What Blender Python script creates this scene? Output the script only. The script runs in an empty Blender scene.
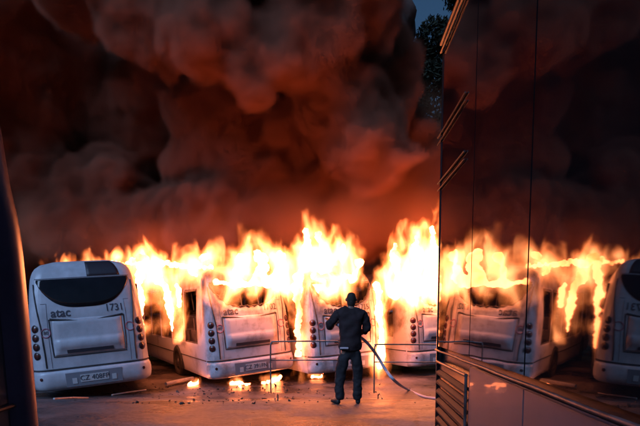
import bpy, bmesh, math, random
from math import radians as R, sin, cos, pi, sqrt
from mathutils import Vector, Matrix, Euler, noise as mnoise
random.seed(7)
scene = bpy.context.scene
C = scene.collection

# ------------------------------------------------------------------ camera
EYE = Vector((0, 0, 1.6)); F = 500.0; PITCH = R(5.0)
HOR = 303.0; PR = HOR + F * math.tan(PITCH)        # principal row in photo pixels
cam_d = bpy.data.cameras.new('camera'); cam = bpy.data.objects.new('camera', cam_d); C.objects.link(cam)
cam.location = EYE; cam.rotation_euler = (R(90) - PITCH, 0, 0)
cam_d.sensor_width = 36; cam_d.lens = 36 * F / 640
cam_d.shift_y = (PR - 213) / 640; cam_d.clip_end = 2000; cam_d.clip_start = 0.05
scene.camera = cam
CR = Euler((R(90) - PITCH, 0, 0)).to_matrix()
def ray(px, py): return CR @ Vector(((px - 320) / F, (PR - py) / F, -1))
def at(px, py, Y):
    d = ray(px, py); return EYE + d * (Y / d.y)
def gz(Y, X=0):
    t = min(1, max(0, (Y - 7.2) / 4.2)); return -0.42 * t * t * t * (10 - 15 * t + 6 * t * t)
def ground_at(px, py):
    d = ray(px, py); Y = 1.0
    for _ in range(4000):
        p = EYE + d * (Y / d.y)
        if p.z <= gz(p.y): return p
        Y += .01
    return p

# ------------------------------------------------------------------ materials
def nmat(name):
    m = bpy.data.materials.new(name); m.use_nodes = True
    nt = m.node_tree; return m, nt, nt.nodes, nt.links
def pbr(name, col, rough=.5, metal=0., var=.0, vscale=3., bump=0., bscale=20., col2=None, ior=1.5, coat=0., lo=.4, hi=.62, rvar=0.):
    m, nt, N, L = nmat(name); b = N['Principled BSDF']
    b.inputs['Base Color'].default_value = (*col, 1); b.inputs['Roughness'].default_value = rough
    b.inputs['Metallic'].default_value = metal; b.inputs['IOR'].default_value = ior
    b.inputs['Coat Weight'].default_value = coat
    tc = N.new('ShaderNodeTexCoord')
    if var or col2:
        nz = N.new('ShaderNodeTexNoise'); nz.inputs['Scale'].default_value = vscale; nz.inputs['Detail'].default_value = 8; nz.inputs['Roughness'].default_value = .65
        L.new(tc.outputs['Object'], nz.inputs['Vector'])
        cr = N.new('ShaderNodeValToRGB'); e = cr.color_ramp.elements
        e[0].position = lo; e[1].position = hi
        c2 = col2 or tuple(c * (1 - var) for c in col)
        e[0].color = (*c2, 1); e[1].color = (*col, 1)
        L.new(nz.outputs['Fac'], cr.inputs['Fac']); L.new(cr.outputs['Color'], b.inputs['Base Color'])
        if rvar:
            mr = N.new('ShaderNodeMapRange'); mr.inputs['From Min'].default_value = lo; mr.inputs['From Max'].default_value = hi
            mr.inputs['To Min'].default_value = rough + rvar; mr.inputs['To Max'].default_value = rough
            L.new(nz.outputs['Fac'], mr.inputs['Value']); L.new(mr.outputs['Result'], b.inputs['Roughness'])
    if bump:
        nb = N.new('ShaderNodeTexNoise'); nb.inputs['Scale'].default_value = bscale; nb.inputs['Detail'].default_value = 6
        L.new(tc.outputs['Object'], nb.inputs['Vector'])
        bp = N.new('ShaderNodeBump'); bp.inputs['Strength'].default_value = bump; bp.inputs['Distance'].default_value = .02
        L.new(nb.outputs['Fac'], bp.inputs['Height']); L.new(bp.outputs['Normal'], b.inputs['Normal'])
    return m
def emit(name, col, s, rough_noise=None):
    m, nt, N, L = nmat(name); N.remove(N['Principled BSDF'])
    e = N.new('ShaderNodeEmission'); e.inputs['Color'].default_value = (*col, 1); e.inputs['Strength'].default_value = s
    L.new(e.outputs[0], N['Material Output'].inputs['Surface']); return m

M = {}
M['paint'] = pbr('bus_paint_pale_grey', (.50, .53, .60), .38, var=.25, vscale=1.7, bump=.05, bscale=6, coat=.15)
M['paint_burnt'] = pbr('bus_paint_scorched', (.48, .49, .56), .42, vscale=1.3, col2=(.20, .18, .18), lo=.34, hi=.5, bump=.1, bscale=5, coat=.1)
def soot(m):
    nt = m.node_tree; N = nt.nodes; L = nt.links; b = N['Principled BSDF']
    src = b.inputs['Base Color'].links[0].from_socket
    tc = N.new('ShaderNodeTexCoord'); sp = N.new('ShaderNodeSeparateXYZ'); L.new(tc.outputs['Object'], sp.inputs[0])
    nz = N.new('ShaderNodeTexNoise'); nz.inputs['Scale'].default_value = 2.2; nz.inputs['Detail'].default_value = 9; nz.inputs['Roughness'].default_value = .7
    mp = N.new('ShaderNodeMapping'); mp.inputs['Scale'].default_value = (1.6, 1.6, .7); L.new(tc.outputs['Object'], mp.inputs[0]); L.new(mp.outputs[0], nz.inputs['Vector'])
    a = N.new('ShaderNodeMath'); a.operation = 'MULTIPLY_ADD'; a.inputs[1].default_value = 2.6; L.new(nz.outputs['Fac'], a.inputs[0]); L.new(sp.outputs['Z'], a.inputs[2])
    r = N.new('ShaderNodeMapRange'); r.inputs['From Min'].default_value = 2.95; r.inputs['From Max'].default_value = 4.0; r.inputs['To Max'].default_value = .93; L.new(a.outputs[0], r.inputs['Value'])
    mx = N.new('ShaderNodeMix'); mx.data_type = 'RGBA'; L.new(r.outputs['Result'], mx.inputs['Factor']); L.new(src, mx.inputs['A']); mx.inputs['B'].default_value = (.035, .025, .022, 1)
    L.new(mx.outputs['Result'], b.inputs['Base Color'])
soot(M['paint_burnt'])
M['char'] = pbr('charred_metal', (.05, .035, .03), .8, var=.6, vscale=6, bump=.6, bscale=18)
M['seam'] = pbr('panel_seam', (.03, .03, .035), .6)
M['seam_soft'] = pbr('soft_seam', (.2, .21, .25), .6)
M['glass'] = pbr('rear_window_glass', (.012, .012, .016), .06, var=.3)
M['blackvent'] = pbr('roof_vent_black', (.022, .02, .03), .5, bump=.3, bscale=40)
M['lens'] = pbr('tail_lens', (.045, .008, .01), .25, coat=.3)
M['lens_amber'] = pbr('tail_lens_amber', (.28, .10, .02), .2, coat=.6)
M['bezel'] = pbr('tail_bezel', (.02, .02, .025), .35)
M['plate'] = pbr('plate_white', (.5, .52, .55), .45)
M['ink'] = pbr('lettering_dark', (.05, .055, .08), .5)
M['ring'] = pbr('sticker_ring', (.35, .12, .18), .5)
M['rubber'] = pbr('tyre_rubber', (.02, .02, .02), .8, bump=.3)
M['rim'] = pbr('wheel_rim', (.25, .25, .26), .4, metal=.8, var=.4)
M['coach_glass'] = pbr('coach_mirror_glass', (.010, .007, .009), .012, ior=2.1, var=.3, vscale=2.5, rvar=.018, lo=.35, hi=.7)
def ripple(m):
    nt = m.node_tree; N = nt.nodes; L = nt.links
    tc = N.new('ShaderNodeTexCoord'); nb = N.new('ShaderNodeTexNoise'); nb.inputs['Scale'].default_value = 1.6; nb.inputs['Detail'].default_value = 2
    bp = N.new('ShaderNodeBump'); bp.inputs['Strength'].default_value = .18; bp.inputs['Distance'].default_value = .012
    L.new(tc.outputs['Object'], nb.inputs['Vector']); L.new(nb.outputs['Fac'], bp.inputs['Height']); L.new(bp.outputs['Normal'], N['Principled BSDF'].inputs['Normal'])
ripple(M['coach_glass'])
M['coach_panel'] = pbr('coach_lower_panel', (.125, .09, .11), .33, var=.2, vscale=2.2, coat=.2)
M['coach_black'] = pbr('coach_black_trim', (.02, .016, .018), .25)
M['coach_trim'] = pbr('coach_bright_trim', (.12, .09, .095), .45, metal=.3, var=.7, vscale=16)
M['louvre'] = pbr('louvre_dark', (.02, .014, .016), .6, metal=.0, var=.4, vscale=9)
M['rail_dull'] = pbr('roof_rail_dull', (.035, .025, .028), .5, metal=.2)
M['navy'] = pbr('dark_navy_paint', (.022, .02, .04), .3, coat=.4)
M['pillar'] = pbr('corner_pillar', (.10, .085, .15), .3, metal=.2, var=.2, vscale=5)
M['post'] = pbr('corner_post_metal', (.6, .5, .5), .16, metal=.9, var=.2, vscale=5)
M['steel'] = pbr('galvanised_tube', (.2, .2, .22), .4, metal=.6, var=.5, vscale=9)
M['hose'] = pbr('hose_canvas', (.45, .42, .50), .55, bump=.3, bscale=60)
M['whitepipe'] = pbr('white_pipe', (.6, .58, .58), .4, var=.3, vscale=8)
M['skin'] = pbr('skin', (.2, .11, .08), .5)
M['hair'] = pbr('hair', (.02, .014, .012), .7, bump=.6, bscale=80)
M['jacket'] = pbr('dark_shirt', (.022, .008, .011), .85, var=.4, vscale=9, bump=.5, bscale=14)
M['jeans'] = pbr('dark_jeans', (.013, .009, .013), .8, var=.4, vscale=10, bump=.4, bscale=18)
M['shoe'] = pbr('shoe', (.015, .012, .015), .5)
M['belt'] = pbr('pale_belt', (.45, .38, .42), .5)
M['leaf'] = pbr('leaf', (.02, .03, .014), 1.0, var=.5, vscale=2)
M['bark'] = pbr('bark', (.06, .045, .035), .9, bump=.5)
M['debris'] = pbr('debris', (.06, .045, .04), .8, var=.5, vscale=7)
M['fence'] = pbr('wall_render', (.22, .2, .19), .9, var=.3)

# ground: worn wet asphalt
def ground_mat():
    m, nt, N, L = nmat('wet_yard_asphalt'); b = N['Principled BSDF']
    tc = N.new('ShaderNodeTexCoord')
    n1 = N.new('ShaderNodeTexNoise'); n1.inputs['Scale'].default_value = .55; n1.inputs['Detail'].default_value = 9; n1.inputs['Roughness'].default_value = .62
    mp = N.new('ShaderNodeMapping'); mp.inputs['Scale'].default_value = (1, 1.6, 1)
    L.new(tc.outputs['Object'], mp.inputs['Vector']); L.new(mp.outputs['Vector'], n1.inputs['Vector'])
    n2 = N.new('ShaderNodeTexNoise'); n2.inputs['Scale'].default_value = 14; n2.inputs['Detail'].default_value = 6
    L.new(tc.outputs['Object'], n2.inputs['Vector'])
    c1 = N.new('ShaderNodeValToRGB'); e = c1.color_ramp.elements
    e[0].position = .43; e[0].color = (.022, .018, .019, 1); e[1].position = .66; e[1].color = (.14, .12, .125, 1)
    mx = N.new('ShaderNodeMath'); mx.operation = 'MULTIPLY_ADD'; mx.inputs[1].default_value = .3
    L.new(n2.outputs['Fac'], mx.inputs[0]); 
    ms = N.new('ShaderNodeMath'); ms.operation = 'SUBTRACT'; ms.inputs[1].default_value = .15
    L.new(n1.outputs['Fac'], ms.inputs[0]); L.new(ms.outputs[0], mx.inputs[2])
    L.new(mx.outputs[0], c1.inputs['Fac']); L.new(c1.outputs['Color'], b.inputs['Base Color'])
    vo = N.new('ShaderNodeTexVoronoi'); vo.feature = 'DISTANCE_TO_EDGE'; vo.inputs['Scale'].default_value = .75
    wn = N.new('ShaderNodeMix'); wn.data_type = 'RGBA'; wn.inputs['Factor'].default_value = .22; L.new(tc.outputs['Object'], wn.inputs['A']); L.new(n2.outputs['Color'], wn.inputs['B']); L.new(wn.outputs['Result'], vo.inputs['Vector'])
    vr = N.new('ShaderNodeMapRange'); vr.inputs['From Max'].default_value = .022; vr.inputs['To Min'].default_value = .35; L.new(vo.outputs['Distance'], vr.inputs['Value'])
    vm = N.new('ShaderNodeMix'); vm.data_type = 'RGBA'; vm.blend_type = 'MULTIPLY'; vm.inputs['Factor'].default_value = 1; L.new(c1.outputs['Color'], vm.inputs['A']); L.new(vr.outputs['Result'], vm.inputs['B']); L.new(vm.outputs['Result'], b.inputs['Base Color'])
    r = N.new('ShaderNodeMapRange'); r.inputs['From Min'].default_value = .38; r.inputs['From Max'].default_value = .6
    r.inputs['To Min'].default_value = .16; r.inputs['To Max'].default_value = .6
    L.new(n1.outputs['Fac'], r.inputs['Value']); L.new(r.outputs['Result'], b.inputs['Roughness'])
    bp = N.new('ShaderNodeBump'); bp.inputs['Strength'].default_value = .6; bp.inputs['Distance'].default_value = .05
    n3 = N.new('ShaderNodeTexNoise'); n3.inputs['Scale'].default_value = 9; n3.inputs['Detail'].default_value = 10; n3.inputs['Roughness'].default_value = .7
    L.new(tc.outputs['Object'], n3.inputs['Vector']); L.new(n3.outputs['Fac'], bp.inputs['Height']); L.new(bp.outputs['Normal'], b.inputs['Normal'])
    return m
M['ground'] = ground_mat()

# ------------------------------------------------------------------ helpers
def link(name, me, mat=None, parent=None, smooth=False):
    o = bpy.data.objects.new(name, me); C.objects.link(o)
    if mat is not None:
        for mm in (mat if isinstance(mat, (list, tuple)) else [mat]): me.materials.append(mm)
    if parent is not None: o.parent = parent
    if smooth:
        for p in me.polygons: p.use_smooth = True
    return o
def obj(name, bm, mat, parent=None, smooth=False):
    me = bpy.data.meshes.new(name); bm.to_mesh(me); bm.free()
    return link(name, me, mat, parent, smooth)
def thing(name, label, cat, loc=(0, 0, 0), rot=(0, 0, 0), group=None):
    o = bpy.data.objects.new(name, None); C.objects.link(o); o.location = loc; o.rotation_euler = rot
    return tag(o, label, cat, group)
def tag(o, label=None, cat=None, group=None, kind=None):
    if label: o['label'] = label
    if cat: o['category'] = cat
    if group: o['group'] = group
    if kind: o['kind'] = kind
    return o
def box(bm, c, s, rot=None):
    r = bmesh.ops.create_cube(bm, size=1)
    mt = Matrix.Translation(c) @ (rot.to_4x4() if rot else Matrix()) @ Matrix.Diagonal((*s, 1))
    bmesh.ops.transform(bm, matrix=mt, verts=r['verts']); return r['verts']
def tube(bm, pts, r, n=10, cap=True):
    pts = [Vector(p) for p in pts]; rings = []
    up = Vector((0.13, .21, 1)).normalized()
    for i, p in enumerate(pts):
        t = (pts[min(i + 1, len(pts) - 1)] - pts[max(i - 1, 0)]).normalized()
        a = t.cross(up)
        if a.length < .05: a = t.cross(Vector((1, 0, 0)))
        a.normalize(); b = t.cross(a)
        rr = r[i] if isinstance(r, (list, tuple)) else r
        rings.append([bm.verts.new(p + a * cos(2 * pi * k / n) * rr + b * sin(2 * pi * k / n) * rr) for k in range(n)])
    for i in range(len(rings) - 1):
        for k in range(n):
            bm.faces.new((rings[i][k], rings[i][(k + 1) % n], rings[i + 1][(k + 1) % n], rings[i + 1][k]))
    if cap:
        bm.faces.new(rings[0][::-1]); bm.faces.new(rings[-1])
def spline(pts, n=8):
    P = [Vector(p) for p in pts]; out = []
    for i in range(len(P) - 1):
        p0 = P[max(i - 1, 0)]; p1 = P[i]; p2 = P[i + 1]; p3 = P[min(i + 2, len(P) - 1)]
        for k in range(n):
            t = k / n
            out.append(.5 * ((2 * p1) + (-p0 + p2) * t + (2 * p0 - 5 * p1 + 4 * p2 - p3) * t * t + (-p0 + 3 * p1 - 3 * p2 + p3) * t ** 3))
    out.append(P[-1]); return out
def lerp_table(tab, z):
    if z <= tab[0][0]: return tab[0][1]
    for (a, va), (b, vb) in zip(tab, tab[1:]):
        if z <= b:
            t = (z - a) / (b - a); return va + (vb - va) * t
    return tab[-1][1]

# ------------------------------------------------------------------ city bus
HW = 1.25; LEN = 11.0; RC = .30
HWT = [(.28, 1.20), (.36, 1.245), (.7, 1.26), (1.3, 1.25), (1.9, 1.215), (2.4, 1.165), (2.65, 1.125), (2.8, 1.08), (2.92, 1.0), (3.0, .88), (3.05, .68)]
RYT = [(.28, .07), (.36, .01), (.7, .0), (.75, .02), (1.3, .03), (1.9, .10), (2.4, .22), (2.65, .31), (2.8, .40), (2.92, .52), (3.0, .68), (3.05, .95)]
def zb_rear(xs):            # lower edge of the smile-shaped rear window
    a = abs(xs) / 1.10
    return 2.02 + .60 * max(0, a) ** 3.2 if a < 1 else 2.62
ZT = 2.64
def surf(xs, z, off=0.):
    """point of the rear shell; xs is the rear coordinate before narrowing"""
    def P(xs, z):
        a = abs(xs); y = .05 * (a / HW) ** 2
        d = a - (HW - RC)
        if d > 0: y += RC - sqrt(max(0, RC * RC - min(d, RC) ** 2))
        return Vector((xs * lerp_table(HWT, z) / HW, y + lerp_table(RYT, z), z))
    p = P(xs, z)
    if off:
        e = .02; n = (P(xs + e, z) - P(xs - e, z)).cross(P(xs, z + e) - P(xs, z - e)).normalized()
        if n.y > 0: n = -n
        p = p + n * off
    return p
def snorm(xs, z):
    return (surf(xs, z, .1) - surf(xs, z)).normalized()
def patch(x0, x1, zb, zt, off=.006, nx=14, nz=8, thick=.02, inset=None):
    """a closed plate lying on the rear shell"""
    bm = bmesh.new(); zbf = zb if callable(zb) else (lambda x: zb); ztf = zt if callable(zt) else (lambda x: zt)
    of = off if callable(off) else (lambda u, v: off)
    A = [[bm.verts.new(surf(x0 + (x1 - x0) * i / nx, zbf(x0 + (x1 - x0) * i / nx) * (1 - j / nz) + ztf(x0 + (x1 - x0) * i / nx) * j / nz, of(i / nx, j / nz))) for j in range(nz + 1)] for i in range(nx + 1)]
    B = [[bm.verts.new(surf(x0 + (x1 - x0) * i / nx, zbf(x0 + (x1 - x0) * i / nx) * (1 - j / nz) + ztf(x0 + (x1 - x0) * i / nx) * j / nz, of(i / nx, j / nz) - thick)) for j in range(nz + 1)] for i in range(nx + 1)]
    for i in range(nx):
        for j in range(nz):
            bm.faces.new((A[i][j], A[i + 1][j], A[i + 1][j + 1], A[i][j + 1])); bm.faces.new((B[i][j + 1], B[i + 1][j + 1], B[i + 1][j], B[i][j]))
    for i in range(nx):
        bm.faces.new((B[i][0], B[i + 1][0], A[i + 1][0], A[i][0])); bm.faces.new((A[i][nz], A[i + 1][nz], B[i + 1][nz], B[i][nz]))
    for j in range(nz):
        bm.faces.new((A[0][j], A[0][j + 1], B[0][j + 1], B[0][j])); bm.faces.new((B[nx][j], B[nx][j + 1], A[nx][j + 1], A[nx][j]))
    bmesh.ops.remove_doubles(bm, verts=bm.verts, dist=1e-5)
    bmesh.ops.recalc_face_normals(bm, faces=bm.faces)
    return bm
def seam_bm(lines, w=.022, off=.007):
    bm = bmesh.new()
    for pts in lines:
        Q = []
        for (a, b) in zip(pts, pts[1:]):
            n = max(2, int(max(abs(a[0] - b[0]), abs(a[1] - b[1])) / .06))
            for k in range(n): Q.append((a[0] + (b[0] - a[0]) * k / n, a[1] + (b[1] - a[1]) * k / n))
        Q.append(pts[-1])
        tube(bm, [surf(x, z, 0.0) for x, z in Q], w * .5, n=6)
    return bm
def text_on_shell(name, body, xs, z, size, mat, parent, off=.006, bold=0.):
    cu = bpy.data.curves.new('t', 'FONT'); cu.body = body; cu.size = size; cu.align_x = 'CENTER'; cu.align_y = 'CENTER'; cu.offset = bold; cu.resolution_u = 3
    cu.extrude = .002
    to = bpy.data.objects.new('t', cu); C.objects.link(to)
    dg = bpy.context.evaluated_depsgraph_get(); me = bpy.data.meshes.new_from_object(to.evaluated_get(dg))
    bpy.data.objects.remove(to); bpy.data.curves.remove(cu)
    for v in me.vertices:
        d = v.co.z; v.co = surf(xs + v.co.x, z + v.co.y, off + d)
    me.name = name
    return link(name, me, mat, parent)

def disc(bm, c, n, r, h, seg=18, dome=0.):
    n = n.normalized(); a = n.orthogonal().normalized(); b = n.cross(a)
    prof = [(r, -h), (r, 0), (r * .85, h * .5), (r * .5, h * .8 + dome * .7), (0.001, h + dome)]
    rings = [[bm.verts.new(c + n * hh + (a * cos(2 * pi * k / seg) + b * sin(2 * pi * k / seg)) * rr) for k in range(seg)] for rr, hh in prof]
    for i in range(len(rings) - 1):
        for k in range(seg): bm.faces.new((rings[i][k], rings[i][(k + 1) % seg], rings[i + 1][(k + 1) % seg], rings[i + 1][k]))
    bm.faces.new(rings[-1]); bm.faces.new(rings[0][::-1])

SZB, SZT = 1.12, 2.52
WINS = [(.95, 2.15), (2.27, 3.55), (3.67, 4.95), (5.07, 6.35), (6.47, 7.75), (7.87, 9.15)]
def bus_body(burnt):
    # outline samples: (kind, xs or side/y)
    cols = []
    ys = sorted(set([LEN - .01] + [v for w in WINS for v in w] + [.5, 9.9, 10.6]))
    for y in reversed(ys): cols.append(('L', y))
    nr = 34
    xs = []
    for i in range(nr + 1):
        u = -1 + 2 * i / nr; xs.append(HW * (u * 1.0))
    # denser in corners
    xs = sorted(set([round(v, 4) for v in xs] + [s * (HW - RC + RC * sin(a * pi / 2 / 6)) for s in (-1, 1) for a in range(7)] + [-1.1, 1.1]))
    for x in xs: cols.append(('R', x))
    for y in ys: cols.append(('S', y))
    bm = bmesh.new(); grid = []
    n1, n2, n3 = 12, 8, 7
    def rows(zb, zt):
        r = [.28 + (zb - .28) * (i / n1) for i in range(n1)]
        r += [zb + (zt - zb) * i / n2 for i in range(n2)]
        r += [zt + (3.05 - zt) * (i / n3) for i in range(n3 + 1)]
        return r
    base_y = surf(HW, .7).y
    for k, v in cols:
        if k == 'R':
            a = abs(v); zb = zb_rear(v); zt = ZT
            if a > 1.1:
                t = (a - 1.1) / (HW - 1.1); zb = zb * (1 - t) + SZB * t if a > 1.12 else zb; zt = ZT * (1 - t) + SZT * t
            col = [surf(v, z) for z in rows(zb, zt)]
        else:
            s = -1 if k == 'L' else 1
            col = []
            for z in rows(SZB, SZT):
                p = surf(s * HW, z); col.append(Vector((p.x, max(v, p.y + .01), z)))
        grid.append([bm.verts.new(p) for p in col])
    nrow = len(grid[0]); nc = len(grid)
    def is_hole(i, j):
        if not (n1 <= j < n1 + n2): return False
        k0, v0 = cols[i]; k1, v1 = cols[i + 1]
        if k0 == 'R' and k1 == 'R': return burnt and abs(v0) < 1.101 and abs(v1) < 1.101
        if k0 == k1 and burnt:
            lo, hi = min(v0, v1), max(v0, v1)
            return any(abs(lo - a) < .01 and abs(hi - b) < .01 for a, b in WINS)
        return False
    for i in range(nc - 1):
        for j in range(nrow - 1):
            if not is_hole(i, j): bm.faces.new((grid[i][j], grid[i + 1][j], grid[i + 1][j + 1], grid[i][j + 1]))
    # front and roof
    for j in range(nrow - 1): bm.faces.new((grid[-1][j], grid[0][j], grid[0][j + 1], grid[-1][j + 1]))
    # roof: strips from left to right across centre
    top = [g[-1] for g in grid]
    bm.faces.new(top[::-1]) if not burnt else roof_burnt(bm, top)
    bm.faces.new([g[0] for g in grid])
    bmesh.ops.recalc_face_normals(bm, faces=bm.faces)
    return bm
def roof_burnt(bm, top):
    c = bm.verts.new(Vector((0, 2.2, 3.06)))
    n = len(top)
    for i in range(n):
        a, b = top[i], top[(i + 1) % n]
        bm.faces.new((b, a, c))

def wheel(parent, x, y, s):
    w = bpy.data.objects.new('wheel', None); C.objects.link(w); w.parent = parent; w.location = (x, y, .48); w.rotation_euler = (0, 0, 0)
    bm = bmesh.new(); seg = 28
    prof = [(.27, -.13), (.44, -.14), (.48, -.10), (.48, .10), (.44, .14), (.27, .13)]
    rg = [[bm.verts.new((h, rr * cos(2 * pi * k / seg), rr * sin(2 * pi * k / seg))) for k in range(seg)] for rr, h in prof]
    for i in range(len(rg)):
        j = (i + 1) % len(rg)
        for k in range(seg): bm.faces.new((rg[i][k], rg[i][(k + 1) % seg], rg[j][(k + 1) % seg], rg[j][k]))
    bmesh.ops.recalc_face_normals(bm, faces=bm.faces); obj('tyre', bm, M['rubber'], w, True)
    bm = bmesh.new(); disc(bm, Vector((s * .06, 0, 0)), Vector((s, 0, 0)), .27, .02, 24); disc(bm, Vector((s * .09, 0, 0)), Vector((s, 0, 0)), .1, .05, 16)
    obj('rim', bm, M['rim'], w)

def make_bus(label, loc, yaw, roll, burnt=True, number='1731', scale=.90, plate='CZ 408FP', pitch=0.):
    t = thing('city_bus', label, 'bus', loc, (pitch, roll, yaw), 'city buses parked in a row with their backs to the yard')
    t.scale = (scale, scale, scale * 1.075)
    pm = M['paint_burnt'] if burnt else M['paint']
    b = obj('body', bus_body(burnt), [pm, M['char']], t, True)
    md = b.modifiers.new('shell', 'SOLIDIFY'); md.thickness = .05; md.offset = -1; md.material_offset = 1
    b.data.set_sharp_from_angle(angle=R(35)) if hasattr(b.data, 'set_sharp_from_angle') else None
    if not burnt:
        w = obj('rear_window', patch(-1.08, 1.08, zb_rear, ZT, .008, 30, 6), M['glass'], t, True)
        for k, (y0, y1) in enumerate(WINS[:3]):
            for s in (-1, 1):
                bm = bmesh.new(); x = s * (1.215 + .012)
                box(bm, ((x - s * .03), (y0 + y1) / 2, (SZB + SZT) / 2), (.06, y1 - y0, SZT - SZB - .1)); obj('side_window', bm, M['glass'], t)
    else:
        # warped charred rim left in the opening
        bm = bmesh.new(); pts = []
        for i in range(41):
            x = -1.09 + 2.18 * i / 40; pts.append(surf(x, zb_rear(x) + .012 * sin(i * 2.1) + .01 * sin(i * 5.3), -.01))
        tube(bm, pts, [.028 + .012 * sin(i * 1.7) for i in range(41)], 6)
        tube(bm, [surf(-1.09 + 2.18 * i / 20, ZT + .01 * sin(i * 1.3), -.01) for i in range(21)], .03, 6)
        obj('rear_window_frame', bm, M['char'], t)
        for (y0, y1) in WINS[:4]:
            bm = bmesh.new(); x = -1.2
            loop = [(x - .02, y0, SZB), (x, y0 + .03, 1.8), (x + .06, y0 + .02, SZT - .02), (x + .06, y1 - .03, SZT - .05), (x, y1, 1.8), (x - .02, y1 - .02, SZB), (x - .02, y0, SZB)]
            tube(bm, loop, .035, 6); obj('side_window_frame', bm, M['char'], t)
    if burnt:
        bm = bmesh.new(); box(bm, (0, 5.6, .92), (2.1, 9.8, 1.0))
        for k in range(8):
            for sx in (-.62, .62): box(bm, (sx, 1.9 + k * 1.05, 1.5), (.8, .1, .5), Euler((.12 * (k % 3), .05 * (k % 2), 0)).to_matrix())
        box(bm, (0, 10.4, 1.7), (2.1, .06, 1.9)); obj('gutted_interior', bm, M['char'], t)
    # upper grille band
    obj('roof_vent', patch(.10, .90, 2.675, 3.0, .01, 10, 5), M['blackvent'], t, True)
    bm = seam_bm([[(-1.12, 2.66), (1.12, 2.66)]], .02); obj('upper_seam', bm, M['seam_soft'], t)
    # centre hatch
    def hoff(u, v):
        e = min(u, 1 - u, v * .6, (1 - v) * .8) * 12; e = min(1, max(0, e))
        return .006 + .03 * e + .035 * e * max(0, 1 - ((v - .30) / .16) ** 2)
    h = obj('engine_hatch', patch(-.76, .74, lambda x: 1.02, lambda x: 1.76 + .03 * cos(x * 1.9), hoff, 36, 26, .02), pm, t, True)
    bm = seam_bm([[(-.82, 1.80), (-.78, 1.0), (.76, 1.0), (.80, 1.80)]], .026)
    obj('hatch_seam', bm, M['seam'], h)
    arc = [(-.80 + 1.58 * i / 16, 1.80 - .07 * sin(pi * i / 16)) for i in range(17)]
    obj('hatch_handle_recess', seam_bm([arc], .05), M['seam'], h)
    obj('vent_slot', patch(-.5, .48, 1.06, 1.13, .04, 12, 3), M['blackvent'], h)
    # outer seams
    for s in (-1, 1):
        obj('pillar_seam', seam_bm([[(s * 1.14, 2.55), (s * 1.09, 2.2), (s * .99, 1.6), (s * .96, 1.1), (s * .955, .78)]], .034), M['seam'], t)
        obj('hatch_side_seam', seam_bm([[(s * .98, 2.13), (s * .86, 2.13), (s * .84, .78)]], .014), M['seam_soft'], t)
    bp = obj('bumper', patch(-1.235, 1.235, .30, .70, lambda u, v: .012 + .045 * sin(pi * min(1, max(0, v))) ** .6, 40, 8, .03), pm, t, True)
    obj('bumper_seam', seam_bm([[(-1.235, .735), (1.235, .735)]], .04), M['seam'], bp)
    rc = obj('plate_recess', patch(-.60, .60, lambda x: .36 + 0 * x, lambda x: .64 - .0 * x, .058, 16, 4), M['seam_soft'], bp)
    pl = obj('licence_plate', patch(-.30, .30, .42, .58, .066, 8, 2, .012), M['plate'], bp)
    text_on_shell('plate_number', plate, 0, .5, .15, M['ink'], pl, .070)
    for s in (-1, 1):
        obj('plate_lamp', patch(s * .42 - .05, s * .42 + .05, .40, .52, .066, 3, 2), M['plate'], bp)
        bm = bmesh.new(); disc(bm, surf(s * 1.07, .56, .06), snorm(s * 1.07, .56), .035, .01); obj('reflector', bm, M['lens'], bp)
    for s in (-1, 1):
        for k, z in enumerate((1.62, 1.43, 1.24, 1.05)):
            xs = s * 1.125; c = surf(xs, z); n = snorm(xs, z)
            bm = bmesh.new(); disc(bm, c, n, .088, .012); l = obj('tail_light', bm, M['bezel'], t)
            bm = bmesh.new(); disc(bm, c + n * .012, n, .068, .01, 18, .012); obj('lens', bm, M['lens'], l, True)
    # operator marks
    text_on_shell('operator_lettering', 'atac', -.56, 1.92, .26, M['ink'], t, .006, .004)
    text_on_shell('fleet_number', number, .62, 1.955, .215, M['ink'], t, .006, .002)
    for s in (-1, 1):
        xs = s * .90; z = 1.52
        ring = [surf(xs + .095 * cos(2 * pi * k / 24), z + .095 * sin(2 * pi * k / 24), .006) for k in range(25)]
        bm = bmesh.new(); tube(bm, ring, .011, 5); sk = obj('round_sticker', bm, M['ring'], t)
        if s < 0: text_on_shell('speed_digits', '80', xs, z, .10, M['ink'], sk, .006)
    # side trim, wheels
    for s in (-1, 1):
        bm = bmesh.new(); tube(bm, [(s * 1.262, .32, .74), (s * 1.262, 4.5, .74), (s * 1.262, LEN, .74)], .014, 6); obj('side_trim', bm, M['seam'], t)
        for y in (3.1, 8.6):
            bm = bmesh.new()
            r0 = .60; pts = [(s * 1.256, y + r0 * cos(a * pi / 14), .32 + r0 * .98 * sin(a * pi / 14)) for a in range(15)]
            va = [bm.verts.new(p) for p in pts]; vb = [bm.verts.new((p[0] + s * .014, p[1], p[2])) for p in pts]
            bm.faces.new(vb); bm.faces.new(va[::-1])
            for i in range(15): bm.faces.new((va[i], va[(i + 1) % 15], vb[(i + 1) % 15], vb[i]))
            bmesh.ops.recalc_face_normals(bm, faces=bm.faces)
            obj('wheel_arch', bm, M['seam'], t); wheel(t, s * 1.16, y, s)
    return t

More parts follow.
